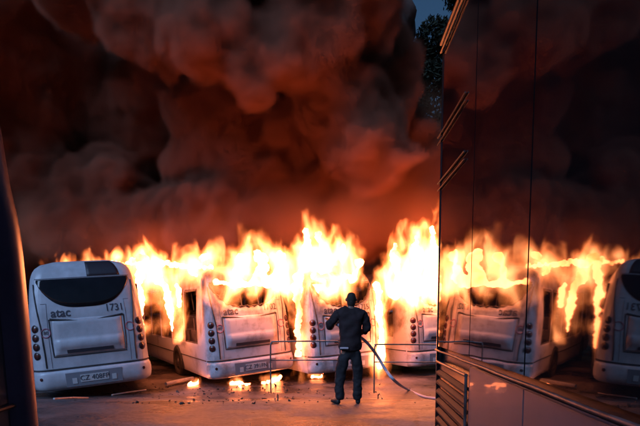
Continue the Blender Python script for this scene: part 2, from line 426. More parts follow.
GB = -.42
B = {}
def bus_at(key, px, Y, yaw, roll, **k):
    p = at(px, 380, Y); B[key] = make_bus(k.pop('label'), (p.x, Y, GB + k.pop('dz', 0)), R(yaw), R(roll), **k); return B[key]
bus_at(1, 97, 10.45, 24, -4.5, burnt=False, label='unburnt pale grey city bus with an intact dark rear window, lettered atac', number='1731')
bus_at(2, 257, 12.2, 31, -4.0, label='burning city bus with flames pouring from its side windows, pipe on the ground beside it', number='1702', plate='CZ 391FN')
bus_at(3, 351, 12.9, 30, -2.5, label='burning city bus directly behind the man holding the hose', number='1715', plate='CZ 426FP')
bus_at(4, 443, 14.2, 31, -1.5, label='burning city bus cut off by the edge of the mirror-sided coach', number='1724', plate='CZ 417FM')

# ------------------------------------------------------------------ ground, far wall
bm = bmesh.new()
xs = [-600, -200, -60] + [-30 + .5 * i for i in range(121)] + [60, 200, 600]
ysr = [-600, -200, -60] + [-20 + .5 * i for i in range(50)] + [5 + .12 * i for i in range(50)] + [11 + .5 * i for i in range(80)] + [80, 200, 700]
G = []
for y in ysr:
    G.append([bm.verts.new((x, y, gz(y) + (.02 * mnoise.noise(Vector((x * .35, y * .35, 0))) if abs(x) < 31 and 0 < y < 50 else 0))) for x in xs])
for i in range(len(ysr) - 1):
    for j in range(len(xs) - 1): bm.faces.new((G[i][j], G[i][j + 1], G[i + 1][j + 1], G[i + 1][j]))
tag(obj('ground', bm, M['ground'], None, True), kind='structure')

# ------------------------------------------------------------------ mirror-sided coach on the right
H = .65; VX = (340 - 320) / F                    # lateral distance from the eye and drift of the side plane
def side(Y, z, off=0.): return Vector((H + VX * Y - off + .0 * z, Y, z))
def on_side(px, py):
    d = ray(px, py); t = H / (d.x - VX * d.y); return EYE + d * t
Yend = H / ((437 - 320) / F - VX)
coach = thing('coach', 'dark coach with a mirror-like side reflecting the fire, louvred grille at its tail', 'coach', (0, 0, 0))
def plate_side(name, quad, mat, parent, off, thick=.02, n=1):
    """flat plate on the side plane from (Y,z) corners"""
    bm = bmesh.new(); a = [bm.verts.new(side(y, z, off)) for y, z in quad]; b = [bm.verts.new(side(y, z, off - thick)) for y, z in quad]
    m = len(quad); bm.faces.new(a); bm.faces.new(b[::-1])
    for i in range(m): bm.faces.new((a[i], b[i], b[(i + 1) % m], a[(i + 1) % m]))
    bmesh.ops.recalc_face_normals(bm, faces=bm.faces)
    return obj(name, bm, mat, parent)
YJ1 = H / ((470 - 320) / F - VX); YJ2 = H / ((526 - 320) / F - VX)
ZR = on_side(437, 60).z
# trim line passes (459,358) and (627,420)
tA = on_side(459, 357); tB = on_side(620, 417)
def ztrim(Y): return tA.z + (tB.z - tA.z) * (Y - tA.y) / (tB.y - tA.y)
def gtop(Y): return ztrim(Y) - .03
# body core
bm = bmesh.new(); q = [(Yend - .01, .3), (-8, .3), (-8, ZR - .05), (Yend - .01, ZR - .05)]
a = [bm.verts.new(side(y, z, -.03)) for y, z in q]; b = [bm.verts.new(side(y, z, -2.45)) for y, z in q]
bm.faces.new(a); bm.faces.new(b[::-1])
for i in range(4): bm.faces.new((a[i], b[i], b[(i + 1) % 4], a[(i + 1) % 4]))
bmesh.ops.recalc_face_normals(bm, faces=bm.faces); obj('body', bm, M['coach_black'], coach)
g = .006
for (ya, yb) in ((Yend - .05, YJ1 + g), (YJ1 - g, YJ2 + g), (YJ2 - g, .75), (.75 - 2 * g, -.6), (-.6 - 2 * g, -2.2), (-2.2 - 2 * g, -4.5), (-4.5 - 2 * g, -7.9)):
    plate_side('glass_panel', [(ya, ztrim(ya) + .02), (yb, ztrim(yb) + .02), (yb, ZR - .05), (ya, ZR - .05)], M['coach_glass'], coach, .0)
for (ya, yb) in ((YJ1 - .012, YJ2 + g), (YJ2 - g, .75), (.75 - 2 * g, -1.5), (-1.5 - 2 * g, -7.9)):
    plate_side('lower_panel', [(ya, .32), (yb, .32), (yb, ztrim(yb) - .03), (ya, ztrim(ya) - .03)], M['coach_panel'], coach, .0)
# bright trim
bm = bmesh.new(); pts = [side(Yend - .03 + (-7.9 - Yend) * i / 60, ztrim(Yend - .03 + (-7.9 - Yend) * i / 60) - .005, .012 + .004 * sin(i * 1.9)) for i in range(61)]
tube(bm, pts, .0075, 8); obj('waist_trim', bm, M['coach_trim'], coach, True)
# rounded rear corner post and tail wall
bm = bmesh.new(); tube(bm, [side(Yend - .03, .3, -.02), side(Yend - .03, ZR - .02, -.02)], .026, 20); obj('corner_post', bm, M['coach_glass'], coach, True)
# roof edge
bm = bmesh.new()
for dz, rr in ((0, .011), (-.05, .008)): tube(bm, [side(Yend - .02, ZR + dz, .014), side(-7.9, ZR + dz, .014)], rr, 8)
obj('roof_rail', bm, M['rail_dull'], coach, True)
# two short strips on the tail section
for (p0, p1) in (((439, 138), (467, 92)), ((439, 184), (466, 151))):
    a = on_side(*p0); b = on_side(*p1)
    bm = bmesh.new(); tube(bm, [side(a.y, a.z, .008), side(b.y, b.z, .008)], .005, 8); tube(bm, [side(a.y, a.z - .045, .008), side(b.y, b.z - .04, .008)], .004, 8)
    obj('tail_strip', bm, M['rail_dull'], coach)
# louvred grille
gr = plate_side('grille', [(Yend - .06, .32), (YJ1 + .03, .32), (YJ1 + .03, gtop(YJ1) - .05), (Yend - .06, gtop(Yend) - .05)], M['coach_black'], coach, -.012)
k = 0; z = gtop(Yend) - .10
while z > .36:
    bm = bmesh.new(); a = [side(Yend - .07, z, -.008), side(YJ1 + .04, z, -.008), side(YJ1 + .04, z - .018, .012), side(Yend - .07, z - .018, .012)]
    v = [bm.verts.new(p) for p in a]; w = [bm.verts.new(p + Vector((0, 0, -.012))) for p in a]
    bm.faces.new(v); bm.faces.new(w[::-1])
    for i in range(4): bm.faces.new((v[i], w[i], w[(i + 1) % 4], v[(i + 1) % 4]))
    bmesh.ops.recalc_face_normals(bm, faces=bm.faces); obj('louvre', bm, M['louvre'], gr); z -= .062
bm = bmesh.new(); tube(bm, [side(YJ1 + .03, .33, .006), side(YJ1 + .03, gtop(YJ1) - .05, .006)], .008, 8)
tube(bm, [side(YJ1 + .03, gtop(YJ1) - .05, .006), side(Yend - .06, gtop(Yend) - .05, .006)], .010, 8); obj('grille_frame', bm, M['coach_trim'], gr)
for y in (1.9, -5.5):
    bmw = bpy.data.objects.new('wheel', None); C.objects.link(bmw); bmw.parent = coach; bmw.location = side(y, .5, -.14)
    bm = bmesh.new(); tube(bm, [(-.13, 0, 0), (.13, 0, 0)], .5, 28); obj('tyre', bm, M['rubber'], bmw)
    bm = bmesh.new(); disc(bm, Vector((-.14, 0, 0)), Vector((-1, 0, 0)), .27, .02); obj('rim', bm, M['rim'], bmw)

# ------------------------------------------------------------------ dark vehicle at the left edge
lb = thing('parked_bus', 'dark navy bus whose raked corner pillar catches the orange firelight', 'bus', (0, 0, 0))
XL = -1.40
def lp(px, py):
    d = ray(px, py); t = XL / d.x; return EYE + d * t
e0 = lp(46, 426); e1 = lp(31, 255); e2 = lp(19, 190); e3 = lp(-4, 80)
sl = (e1.y - e0.y) / (e1.z - e0.z)
prof = [(e0.y - sl * (e0.z - .3), .3), (e0.y, e0.z), (e1.y, e1.z), (e2.y, e2.z), (e3.y, e3.z), (e3.y - .35, e3.z + .12)]
bm = bmesh.new(); n = 10
ring = prof + [(-9, prof[-1][1]), (-9, .3)]
A = [bm.verts.new((XL - .05, y, z)) for y, z in ring]; D = [bm.verts.new((XL - 2.45, y, z)) for y, z in ring]
bm.faces.new(A); bm.faces.new(D[::-1])
for i in range(len(ring)): bm.faces.new((A[i], D[i], D[(i + 1) % len(ring)], A[(i + 1) % len(ring)]))
bmesh.ops.recalc_face_normals(bm, faces=bm.faces); obj('body', bm, M['navy'], lb)
bm = bmesh.new(); tube(bm, spline([Vector((XL - .13, y - .10, z)) for y, z in prof], 4), .13, 36); obj('corner_pillar', bm, M['pillar'], lb, True)
bm = bmesh.new(); box(bm, (XL - .055, prof[1][0] - 1.4, 1.95), (.03, 1.9, 1.1)); obj('side_window', bm, M['glass'], lb)
bm = bmesh.new(); tube(bm, [(XL - .04, prof[1][0] - .12, 1.12), (XL - .04, -8.9, 1.12)], .012, 8); obj('side_trim', bm, M['seam'], lb)
for y in (.9, -6):
    w = bpy.data.objects.new('wheel', None); C.objects.link(w); w.parent = lb; w.location = (XL - .17, y, .49)
    bm = bmesh.new(); tube(bm, [(-.13, 0, 0), (.13, 0, 0)], .49, 28); obj('tyre', bm, M['rubber'], w)
    bm = bmesh.new(); disc(bm, Vector((.14, 0, 0)), Vector((1, 0, 0)), .27, .02); obj('rim', bm, M['rim'], w)

# ------------------------------------------------------------------ flames
def flame_core_mat():
    m, nt, N, L = nmat('flame_body'); N.remove(N['Principled BSDF'])
    tc = N.new('ShaderNodeTexCoord'); nz = N.new('ShaderNodeTexNoise'); nz.inputs['Scale'].default_value = 1.3; nz.inputs['Detail'].default_value = 5; nz.inputs['Distortion'].default_value = .6
    mp = N.new('ShaderNodeMapping'); mp.inputs['Scale'].default_value = (1, 1, .55)
    L.new(tc.outputs['Object'], mp.inputs['Vector']); L.new(mp.outputs['Vector'], nz.inputs['Vector'])
    cr = N.new('ShaderNodeValToRGB'); cr.color_ramp.elements[0].position = .34; cr.color_ramp.elements[0].color = (11, 1.7, .3, 1)
    cr.color_ramp.elements[1].position = .56; cr.color_ramp.elements[1].color = (24, 4.9, 1.6, 1)
    e = N.new('ShaderNodeEmission'); L.new(nz.outputs['Fac'], cr.inputs['Fac']); L.new(cr.outputs['Color'], e.inputs['Color']); e.inputs['Strength'].default_value = FLAME_S
    L.new(e.outputs[0], N['Material Output'].inputs['Surface']); return m
FLAME_S = 1.0
M['flame'] = flame_core_mat()
def glow_mat(name, strength, nscale=2.4, cut=.40):
    m, nt, N, L = nmat(name); N.remove(N['Principled BSDF'])
    vi = N.new('ShaderNodeVolumeInfo'); tc = N.new('ShaderNodeTexCoord')
    mp = N.new('ShaderNodeMapping'); mp.inputs['Scale'].default_value = (1, 1, .42); mp.inputs['Rotation'].default_value = (0, .25, 0)
    nz = N.new('ShaderNodeTexNoise'); nz.inputs['Scale'].default_value = nscale; nz.inputs['Detail'].default_value = 3; nz.inputs['Distortion'].default_value = .9
    L.new(tc.outputs['Object'], mp.inputs['Vector']); L.new(mp.outputs['Vector'], nz.inputs['Vector'])
    # erosion: density + noise - threshold
    ad = N.new('ShaderNodeMath'); ad.operation = 'MULTIPLY_ADD'; ad.inputs[1].default_value = 2.6; ad.inputs[2].default_value = -2.6 * .595
    L.new(nz.outputs['Fac'], ad.inputs[0])
    sm = N.new('ShaderNodeMath'); sm.operation = 'ADD'; L.new(ad.outputs[0], sm.inputs[0]); L.new(vi.outputs['Density'], sm.inputs[1])
    cl = N.new('ShaderNodeClamp'); L.new(sm.outputs[0], cl.inputs['Value'])
    ed = N.new('ShaderNodeMapRange'); ed.inputs['From Max'].default_value = .12; L.new(vi.outputs['Density'], ed.inputs['Value'])
    p = N.new('ShaderNodeMath'); p.operation = 'POWER'; p.inputs[1].default_value = 1.9; L.new(cl.outputs[0], p.inputs[0])
    mu = N.new('ShaderNodeMath'); mu.operation = 'MULTIPLY'; L.new(p.outputs[0], mu.inputs[0]); L.new(ed.outputs['Result'], mu.inputs[1])
    ms = N.new('ShaderNodeMath'); ms.operation = 'MULTIPLY'; ms.inputs[1].default_value = strength; L.new(mu.outputs[0], ms.inputs[0])
    cr = N.new('ShaderNodeValToRGB'); cr.color_ramp.elements[0].color = (1, .15, .018, 1); cr.color_ramp.elements[0].position = .05
    cr.color_ramp.elements[1].color = (1, .33, .11, 1); cr.color_ramp.elements[1].position = .75; L.new(cl.outputs[0], cr.inputs['Fac'])
    e = N.new('ShaderNodeEmission'); L.new(cr.outputs['Color'], e.inputs['Color']); L.new(ms.outputs[0], e.inputs['Strength'])
    L.new(e.outputs[0], N['Material Output'].inputs['Volume']); return m
M['glow'] = glow_mat('flame_glow', 36)

def volume_group(name, mat, voxel, band):
    ng = bpy.data.node_groups.new(name, 'GeometryNodeTree')
    ng.interface.new_socket('Geometry', in_out='INPUT', socket_type='NodeSocketGeometry'); ng.interface.new_socket('Geometry', in_out='OUTPUT', socket_type='NodeSocketGeometry')
    gi = ng.nodes.new('NodeGroupInput'); go = ng.nodes.new('NodeGroupOutput')
    mv = ng.nodes.new('GeometryNodeMeshToVolume'); mv.resolution_mode = 'VOXEL_SIZE'
    mv.inputs['Voxel Size'].default_value = voxel; mv.inputs['Interior Band Width'].default_value = band; mv.inputs['Density'].default_value = 1
    sm = ng.nodes.new('GeometryNodeSetMaterial'); sm.inputs['Material'].default_value = mat
    ng.links.new(gi.outputs[0], mv.inputs['Mesh']); ng.links.new(mv.outputs[0], sm.inputs['Geometry']); ng.links.new(sm.outputs[0], go.inputs[0])
    return ng
def noise_tex(name, size, depth=3, kind='CLOUDS'):
    t = bpy.data.textures.get(name)
    if not t:
        t = bpy.data.textures.new(name, kind); t.noise_scale = size
        if kind == 'CLOUDS': t.noise_depth = depth
    return t
def blob_mesh(name, balls, mat, parent=None, voxel=.07, disp=(), sub=2):
    bm = bmesh.new()
    for c, r in balls:
        res = bmesh.ops.create_icosphere(bm, subdivisions=sub, radius=1)
        rr = r if isinstance(r, Vector) else Vector((r, r, r))
        bmesh.ops.transform(bm, matrix=Matrix.Translation(c) @ Matrix.Diagonal((*rr, 1)), verts=res['verts'])
    o = obj(name, bm, mat, parent, True)
    rm = o.modifiers.new('merge', 'REMESH'); rm.mode = 'VOXEL'; rm.voxel_size = voxel; rm.use_smooth_shade = True
    for (nm, size, st, kind) in disp:
        d = o.modifiers.new('d', 'DISPLACE'); d.texture = noise_tex(nm, size, 3, kind); d.strength = st; d.mid_level = .5; d.texture_coords = 'GLOBAL'
    return o
def tongue(pts, r0, r1, n=10, wob=.12):
    """tapering chain of balls along a path of (px,py,Y)"""
    P = spline([at(*p) for p in pts], 6); out = []
    m = len(P)
    for i, p in enumerate(P):
        t = i / (m - 1); r = r0 * (1 - t) + r1 * t
        w = Vector((random.uniform(-1, 1), random.uniform(-1, 1), random.uniform(-1, 1))) * wob * r
        out.append((p + w, r))
    return out
def flame(label, tongues, glow=1.45, cs=.44, rmin=.165, gs=1.3, gadd=.14, group='flames on the burning buses', name='flame'):
    balls = []
    for (pts, r0, r1) in tongues: balls += tongue(pts, r0, r1)
    core = [(c - Vector((0, 0, r * .1)), r * cs) for c, r in balls if r > rmin]
    o = blob_mesh(name, core, M['flame'], None, .045, [('fl1', .45, .25, 'CLOUDS'), ('fl2', .14, .10, 'CLOUDS')])
    tag(o, label, 'fire', group)
    if glow:
        gb_balls = [(c + Vector((0, 0, r * .25)), Vector((r * gs + gadd, r * gs + gadd, r * gs * 1.3 + gadd * 1.5))) for c, r in balls]
        gvo = blob_mesh('flame_glow', gb_balls, M['glow'], o, .08, [('fl1', .45, .45, 'CLOUDS'), ('fl2', .14, .14, 'CLOUDS')])
        md = gvo.modifiers.new('vol', 'NODES'); md.node_group = GLOWG
    return o
GLOWG = volume_group('glow_volume', M['glow'], .07, .40)

FL = [
 ('wide low flame rolling over the roof behind the unburnt bus',
  [([(40, 262, 15.6), (62, 262, 15.5), (98, 262, 15.0), (124, 262, 14.4), (143, 259, 13.8)], .03, .26)]),
 ('flame licking down from the side windows of the burning bus beside the unburnt one',
  [([(158, 275, 13.1), (166, 290, 12.9), (171, 312, 12.8), (173, 330, 12.7)], .33, .17), ([(178, 285, 12.5), (180, 308, 12.45), (179, 326, 12.4)], .20, .12),
   ([(146, 264, 13.8), (172, 264, 13.2), (200, 266, 12.6), (222, 267, 12.1)], .25, .15),
   ([(186, 266, 12.6), (197, 276, 12.3), (203, 285, 11.95)], .2, .12), ([(200, 258, 12.2), (216, 250, 12.3), (226, 240, 12.4)], .2, .05), ([(139, 345, 12.6), (141, 318, 12.6), (140, 290, 12.8), (141, 265, 13.2)], .2, .26)]),
 ('flame filling the smile-shaped rear window of the bus with the pipe beside it',
  [([(214, 290, 11.6), (226, 297, 11.6), (242, 301, 11.65), (262, 299, 11.9), (278, 290, 12.3)], .14, .15), ([(216, 282, 11.7), (238, 284, 11.7), (262, 282, 11.95), (282, 278, 12.4)], .22, .22), ([(236, 276, 11.8), (238, 262, 12.1), (243, 248, 12.3), (239, 229, 12.5)], .26, .05),
   ([(256, 280, 11.8), (262, 262, 12.1), (256, 248, 12.4), (264, 232, 12.6)], .33, .05), ([(276, 278, 12.1), (282, 258, 12.5), (276, 242, 12.8)], .34, .09)]),
 ('tall pointed flame, the highest, between the two middle burning buses',
  [([(297, 373, 12.3), (298, 340, 12.4), (297, 310, 12.5), (298, 280, 12.7)], .15, .22), ([(298, 285, 12.9), (306, 255, 13.2), (305, 230, 13.4), (299, 205, 13.5)], .38, .06),
   ([(318, 275, 12.9), (322, 250, 13.3), (318, 234, 13.6), (328, 218, 13.7)], .38, .07)]),
 ('flame gushing from the rear window of the bus behind the man',
  [([(312, 284, 12.2), (322, 294, 12.4), (336, 297, 12.5), (352, 290, 12.9), (362, 282, 13.2)], .14, .14), ([(332, 282, 12.6), (338, 262, 13.0), (343, 246, 13.4), (334, 230, 13.6)], .38, .06), ([(352, 278, 13.0), (360, 262, 13.4), (354, 246, 13.8)], .27, .07), ([(314, 276, 12.4), (330, 276, 12.5), (350, 276, 12.9)], .2, .2)]),
 ('narrow flame rising in the gap to the right of the man',
  [([(380, 367, 13.1), (381, 340, 13.2), (379, 310, 13.4), (377, 285, 13.6)], .20, .19)]),
 ('broad white-hot flame on the roof of the bus cut off by the coach',
  [([(396, 290, 13.2), (398, 268, 13.6), (394, 248, 14.0), (402, 232, 14.2)], .37, .09), ([(416, 290, 13.5), (418, 262, 14.0), (416, 240, 14.4), (424, 224, 14.6)], .42, .08),
   ([(436, 288, 14.0), (436, 258, 14.6), (432, 232, 15.0), (434, 206, 15.1)], .42, .07), ([(458, 285, 14.6), (458, 262, 15.2), (462, 236, 15.5)], .4, .1), ([(400, 286, 13.2), (420, 288, 13.4), (440, 286, 13.9)], .26, .26)]),
]
for i, (lab, tg) in enumerate(FL): flame(lab, tg, **(dict(cs=.4, gs=1.2, gadd=.13) if i < 2 else {}))
# small flames on the ground under the second bus
for i, (pts, lab) in enumerate((([(232, 385), (240, 388), (250, 386)], 'bright ground fire under the rear of the bus with the pipe beside it'), ([(262, 385), (272, 383), (281, 380)], 'ground flame by the left end of the tube barrier, under the bus corner'),
                                 ([(190, 386), (198, 385)], 'faint small flame on the ground near the white pipe'), ([(312, 379), (322, 379)], 'low ground flame under the bus behind the man'))):
    gp = [ground_at(*p) for p in pts]
    tgs = [([(pts[0][0], pts[0][1] - 2, gp[0].y), (pts[-1][0], pts[-1][1] - 2, gp[-1].y)], .075, .055)]
    for k, p in enumerate(pts): tgs.append(([(p[0], p[1] - 2, gp[k].y), (p[0] + 1, p[1] - 6 - 3 * (k % 2), gp[k].y)], .06, .02))
    flame(lab, tgs, cs=.7, rmin=.03, gs=1.0, gadd=.07, group='ground fires under the buses')

# ------------------------------------------------------------------ smoke
def smoke_mat(name, dens, col, nscale=.9, cut=.35):
    m, nt, N, L = nmat(name); N.remove(N['Principled BSDF'])
    vi = N.new('ShaderNodeVolumeInfo'); tc = N.new('ShaderNodeTexCoord')
    mu = vi; 
    ms = N.new('ShaderNodeMath'); ms.operation = 'MULTIPLY'; ms.inputs[1].default_value = dens; L.new(vi.outputs['Density'], ms.inputs[0])
    pv = N.new('ShaderNodeVolumePrincipled'); pv.inputs['Color'].default_value = (*col, 1); pv.inputs['Anisotropy'].default_value = .1
    pv.inputs['Density Attribute'].default_value = ''
    L.new(ms.outputs[0], pv.inputs['Density']); L.new(pv.outputs[0], N['Material Output'].inputs['Volume']); return m
M['smoke'] = smoke_mat('smoke_volume', 15, (.44, .18, .118))
M['thin'] = smoke_mat('thin_smoke_volume', .5, (.75, .34, .2))
M['soot'] = pbr('smoke_core', (.16, .10, .085), .95, var=.5, vscale=.6, lo=.35, hi=.65)
SMG = volume_group('smoke_grid', M['smoke'], .12, .30); THG = volume_group('thin_smoke_grid', M['thin'], .25, 1.2)
def puffs(lst, child=9, cr=.45):
    out = []
    for (px, py, Y, rp) in lst:
        c = at(px, py, Y); r = rp * Y / F
        out.append((c, r))
        for k in range(child):
            d = Vector((random.uniform(-1, 1), random.uniform(-1, .6), random.uniform(-1, 1))).normalized()
            out.append((c + d * r * .85, r * random.uniform(cr * .6, cr * 1.15)))
    return out
SM = [(145, 5, 14.5, 55), (205, 28, 13.8, 52), (255, 52, 13.6, 40), (300, 38, 13.6, 46), (346, 10, 14, 48), (366, -10, 14.5, 34), (180, -40, 15, 70), (300, -50, 14.5, 80), (90, -30, 16, 60),
      (352, 112, 14.8, 44), (378, 158, 14.5, 34), (345, 150, 15.2, 30), (382, 88, 15.6, 32), (330, 80, 15.5, 30), (400, 130, 16.5, 28), (414, 170, 16.5, 28), (386, 66, 17, 26), (422, 205, 17.5, 26), (416, 150, 18, 20),
      (160, 130, 21.5, 85), (70, 90, 22.5, 95), (240, 160, 18.5, 65), (300, 120, 18, 60), (5, 60, 21.5, 90), (20, 190, 19, 80), (110, 200, 18.5, 50),
      (60, 228, 17.5, 38), (140, 225, 17.6, 36), (205, 215, 17.4, 42), (265, 205, 17.5, 40), (335, 200, 17.8, 40), (400, 205, 17.8, 32), (372, 235, 17, 25),
      (-60, 100, 18, 90), (-60, 0, 17, 90), (-50, 210, 18, 70)]
sm = blob_mesh('smoke', puffs(SM, 12), M['smoke'], None, .13, [('sm1', 1.3, 1.0, 'CLOUDS'), ('sm2', .5, .55, 'CLOUDS'), ('sm4', .22, .2, 'CLOUDS')])
md = sm.modifiers.new('vol', 'NODES'); md.node_group = SMG
tag(sm, 'thick dark red-brown smoke billowing over the burning buses', 'smoke', kind='stuff')
BACK = [(-120, 250, 25, 60), (-30, 255, 25, 60), (60, 262, 25, 50), (130, 262, 25, 50), (200, 262, 25, 50), (270, 262, 25, 50), (340, 262, 25, 50), (410, 262, 25, 45), (470, 265, 26, 40), (540, 262, 26, 60), (640, 262, 26, 60), (740, 262, 26, 60), (60, 40, 26, 130), (180, 60, 26, 120), (300, 60, 26, 90), (350, 20, 26, 60), (345, 150, 25, 50), (100, 190, 25, 90), (230, 190, 25, 80), (330, 215, 25, 50), (-100, 100, 26, 140), (-230, 100, 26, 130), (200, -120, 26, 150), (0, -140, 26, 150)]
TH = [(30, 236, 15, 36), (100, 240, 14.6, 34), (165, 240, 14, 34), (225, 232, 13.8, 34), (290, 222, 14, 38), (350, 218, 14.3, 38), (410, 212, 14.8, 40), (460, 200, 17, 60), (425, 120, 18, 40), (-60, 215, 16, 60), (425, 170, 16.5, 36)]
th = blob_mesh('thin_smoke', puffs(TH, 6), M['thin'], None, .22, [('sm1', 1.3, .9, 'CLOUDS'), ('sm2', .45, .35, 'CLOUDS')])
md = th.modifiers.new('vol', 'NODES'); md.node_group = THG
tag(th, 'thin glowing smoke drifting just above the flames', 'smoke', kind='stuff')
bk = blob_mesh('smoke', puffs(BACK, 8), M['soot'], None, .3, [('sm1', 1.3, .9, 'CLOUDS'), ('sm3', 3., 1.6, 'CLOUDS')])
tag(bk, 'opaque black-brown wall of smoke far behind the buses', 'smoke', kind='stuff')

# ------------------------------------------------------------------ man with the hose
def skin_mesh(name, chains, mat, parent, sub=2, root=0):
    """chains: list of lists of (key or None, pos, r); shared keys join"""
    bm = bmesh.new(); keys = {}; rad = []; 
    for ch in chains:
        prev = None
        for it in ch:
            key = it[0]
            if len(it) == 1: v = keys[key]
            else:
                v = bm.verts.new(it[1]); rad.append(it[2]); keys[key] = v if key else None
                bm.verts.index_update()
            if prev is not None: bm.edges.new((prev, v))
            prev = v
    me = bpy.data.meshes.new(name); bm.to_mesh(me); bm.free()
    o = link(name, me, mat, parent)
    md = o.modifiers.new('skin', 'SKIN'); md.use_smooth_shade = True; md.branch_smoothing = .3
    lay = me.skin_vertices[0].data
    for i, r in enumerate(rad):
        lay[i].radius = r if isinstance(r, tuple) else (r, r); lay[i].use_root = (i == root)
    ss = o.modifiers.new('sub', 'SUBSURF'); ss.levels = sub; ss.render_levels = sub
    return o
def fingers(prefix, wrist, d, side, up):
    """palm and five fingers chains off key prefix; d direction of the hand, side towards thumb, up back of hand"""
    d = d.normalized(); side = side.normalized(); up = up.normalized(); W = Vector(wrist); ch = []
    palm = W + d * .05; ch.append([(prefix,), (prefix + 'p', palm, (.028, .02))])
    for i, ln in enumerate((.062, .072, .068, .052)):
        o_ = palm + side * (.026 - .017 * i) + d * .035
        ch.append([(prefix + 'p',), (None, o_, (.010, .010)), (None, o_ + d * ln * .5 - up * .012, .009), (None, o_ + d * ln * .62 - up * .042, .008)])
    ch.append([(prefix + 'p',), (None, palm + side * .035 + d * .0, (.011, .011)), (None, palm + side * .052 + d * .03 - up * .012, .009)])
    return ch
pf = ground_at(350, 404)
MS = 1.01
man = thing('person', 'man in dark shirt and trousers, back to the camera, spraying the fire with a hose', 'person', (pf.x, pf.y, pf.z), (0, 0, R(4))); man.scale = (MS,) * 3
V = Vector
RS, RE, RW = V((.20, .03, 1.45)), V((.27, .02, 1.18)), V((.17, .24, 1.08))     # arm on the hose side
LS, LE, LW = V((-.20, .03, 1.45)), V((-.34, .06, 1.22)), V((-.20, .34, 1.27))  # arm holding the nozzle forward
body = [[('pel', V((0, 0, .93)), (.10, .08)), ('ab', V((0, .0, 1.12)), (.125, .095)), ('ch', V((0, .01, 1.36)), (.13, .09)), ('nk', V((0, .02, 1.49)), (.075, .07)), ('nk2', V((.01, .03, 1.56)), (.064, .064)),
         ('hd1', V((.012, .045, 1.605)), (.068, .082)), ('hd2', V((.015, .04, 1.665)), (.080, .098)), ('hd3', V((.015, .035, 1.73)), (.060, .075))],
        [('hd1',), ('jaw', V((.015, .115, 1.59)), (.03, .025))], [('hd2',), ('nose', V((.015, .145, 1.64)), (.014, .016))],
        [('hd2',), ('ear1', V((-.075, .04, 1.645)), (.012, .022))], [('hd2',), ('ear2', V((.105, .04, 1.645)), (.012, .022))],
        [('ch',), ('rs', RS, .045), ('re', RE, .036), ('rw', RW, .028)], [('ch',), ('ls', LS, .045), ('le', LE, .036), ('lw', LW, .028)],
        [('pel',), ('rh', V((.09, 0, .82)), .06), ('rk', V((.12, .02, .48)), .058), ('ra', V((.115, -.02, .09)), .04), ('rf', V((.14, .13, .05)), (.035, .03))],
        [('pel',), ('lh', V((-.09, 0, .82)), .06), ('lk', V((-.15, .05, .48)), .058), ('la', V((-.17, -.02, .09)), .04), ('lf', V((-.26, .09, .05)), (.035, .03))]]
body += fingers('rw', RW, RW - RE, V((0, .3, 1)), V((1, 0, .3))) + fingers('lw', LW, LW - LE, V((.6, 0, .8)), V((-1, .2, .4)))
skin_mesh('body', body, M['skin'], man)
shirt = [[('z', V((0, 0, .82)), (.19, .14)), ('a', V((0, 0, .92)), (.195, .145)), ('b', V((0, 0, 1.08)), (.185, .14)), ('c', V((0, .01, 1.32)), (.215, .145)), ('d', V((0, .015, 1.45)), (.15, .105)), ('e', V((.007, .022, 1.555)), (.076, .076))],
         [('d',), ('rs', RS + V((-.01, 0, -.01)), .082), ('rm', (RS + RE) / 2 + V((.012, 0, 0)), .076), ('re', RE, .068), ('rw', RE + (RW - RE) * .55, .05)],
         [('d',), ('ls', LS + V((.01, 0, -.01)), .082), ('lm', (LS + LE) / 2 + V((-.012, 0, 0)), .076), ('le', LE, .068), ('lw', LE + (LW - LE) * .55, .05)]]
sh = skin_mesh('shirt', shirt, M['jacket'], man, 3)
d = sh.modifiers.new('folds', 'DISPLACE'); d.texture = noise_tex('fold', .11, 2); d.strength = .055; d.mid_level = .5; d.texture_coords = 'GLOBAL'
tr = [[('p', V((0, 0, .93)), (.155, .115)), ('q', V((0, 0, .87)), (.15, .12)), ('rh', V((.088, 0, .78)), (.095, .105)), ('rt', V((.11, .01, .62)), (.098, .10)), ('rk', V((.118, .02, .46)), .084), ('rc', V((.114, -.005, .25)), .077), ('ra', V((.114, -.02, .05)), .074)],
      [('q',), ('lh', V((-.088, 0, .78)), (.095, .105)), ('lt', V((-.125, .025, .62)), (.098, .10)), ('lk', V((-.152, .05, .46)), .085), ('lc', V((-.165, .0, .25)), .078), ('la', V((-.172, -.02, .05)), .075)]]
t_ = skin_mesh('trousers', tr, M['jeans'], man, 3)
d = t_.modifiers.new('folds', 'DISPLACE'); d.texture = noise_tex('fold', .11, 2); d.strength = .05; d.mid_level = .5; d.texture_coords = 'GLOBAL'
for a, b in (((.118, -.06, .045), (.155, .17, .04)), ((-.172, -.06, .045), (-.285, .11, .04))):
    A_, B_ = V(a), V(b)
    skin_mesh('shoe', [[(None, A_, (.042, .045)), (None, A_.lerp(B_, .5), (.045, .042)), (None, B_, (.042, .032))]], M['shoe'], man)
skin_mesh('hair', [[(None, V((.010, .012, 1.53)), (.060, .058)), (None, V((.012, .016, 1.60)), (.071, .074)), (None, V((.015, .020, 1.66)), (.084, .092)), (None, V((.015, .024, 1.725)), (.072, .082)), (None, V((.015, .03, 1.77)), (.042, .05))]], M['hair'], man)
bm = bmesh.new()
tube(bm, [(-.165, -.085, .90), (-.12, -.135, .905), (-.05, -.155, .905)], .016, 6); obj('belt', bm, M['belt'], man)

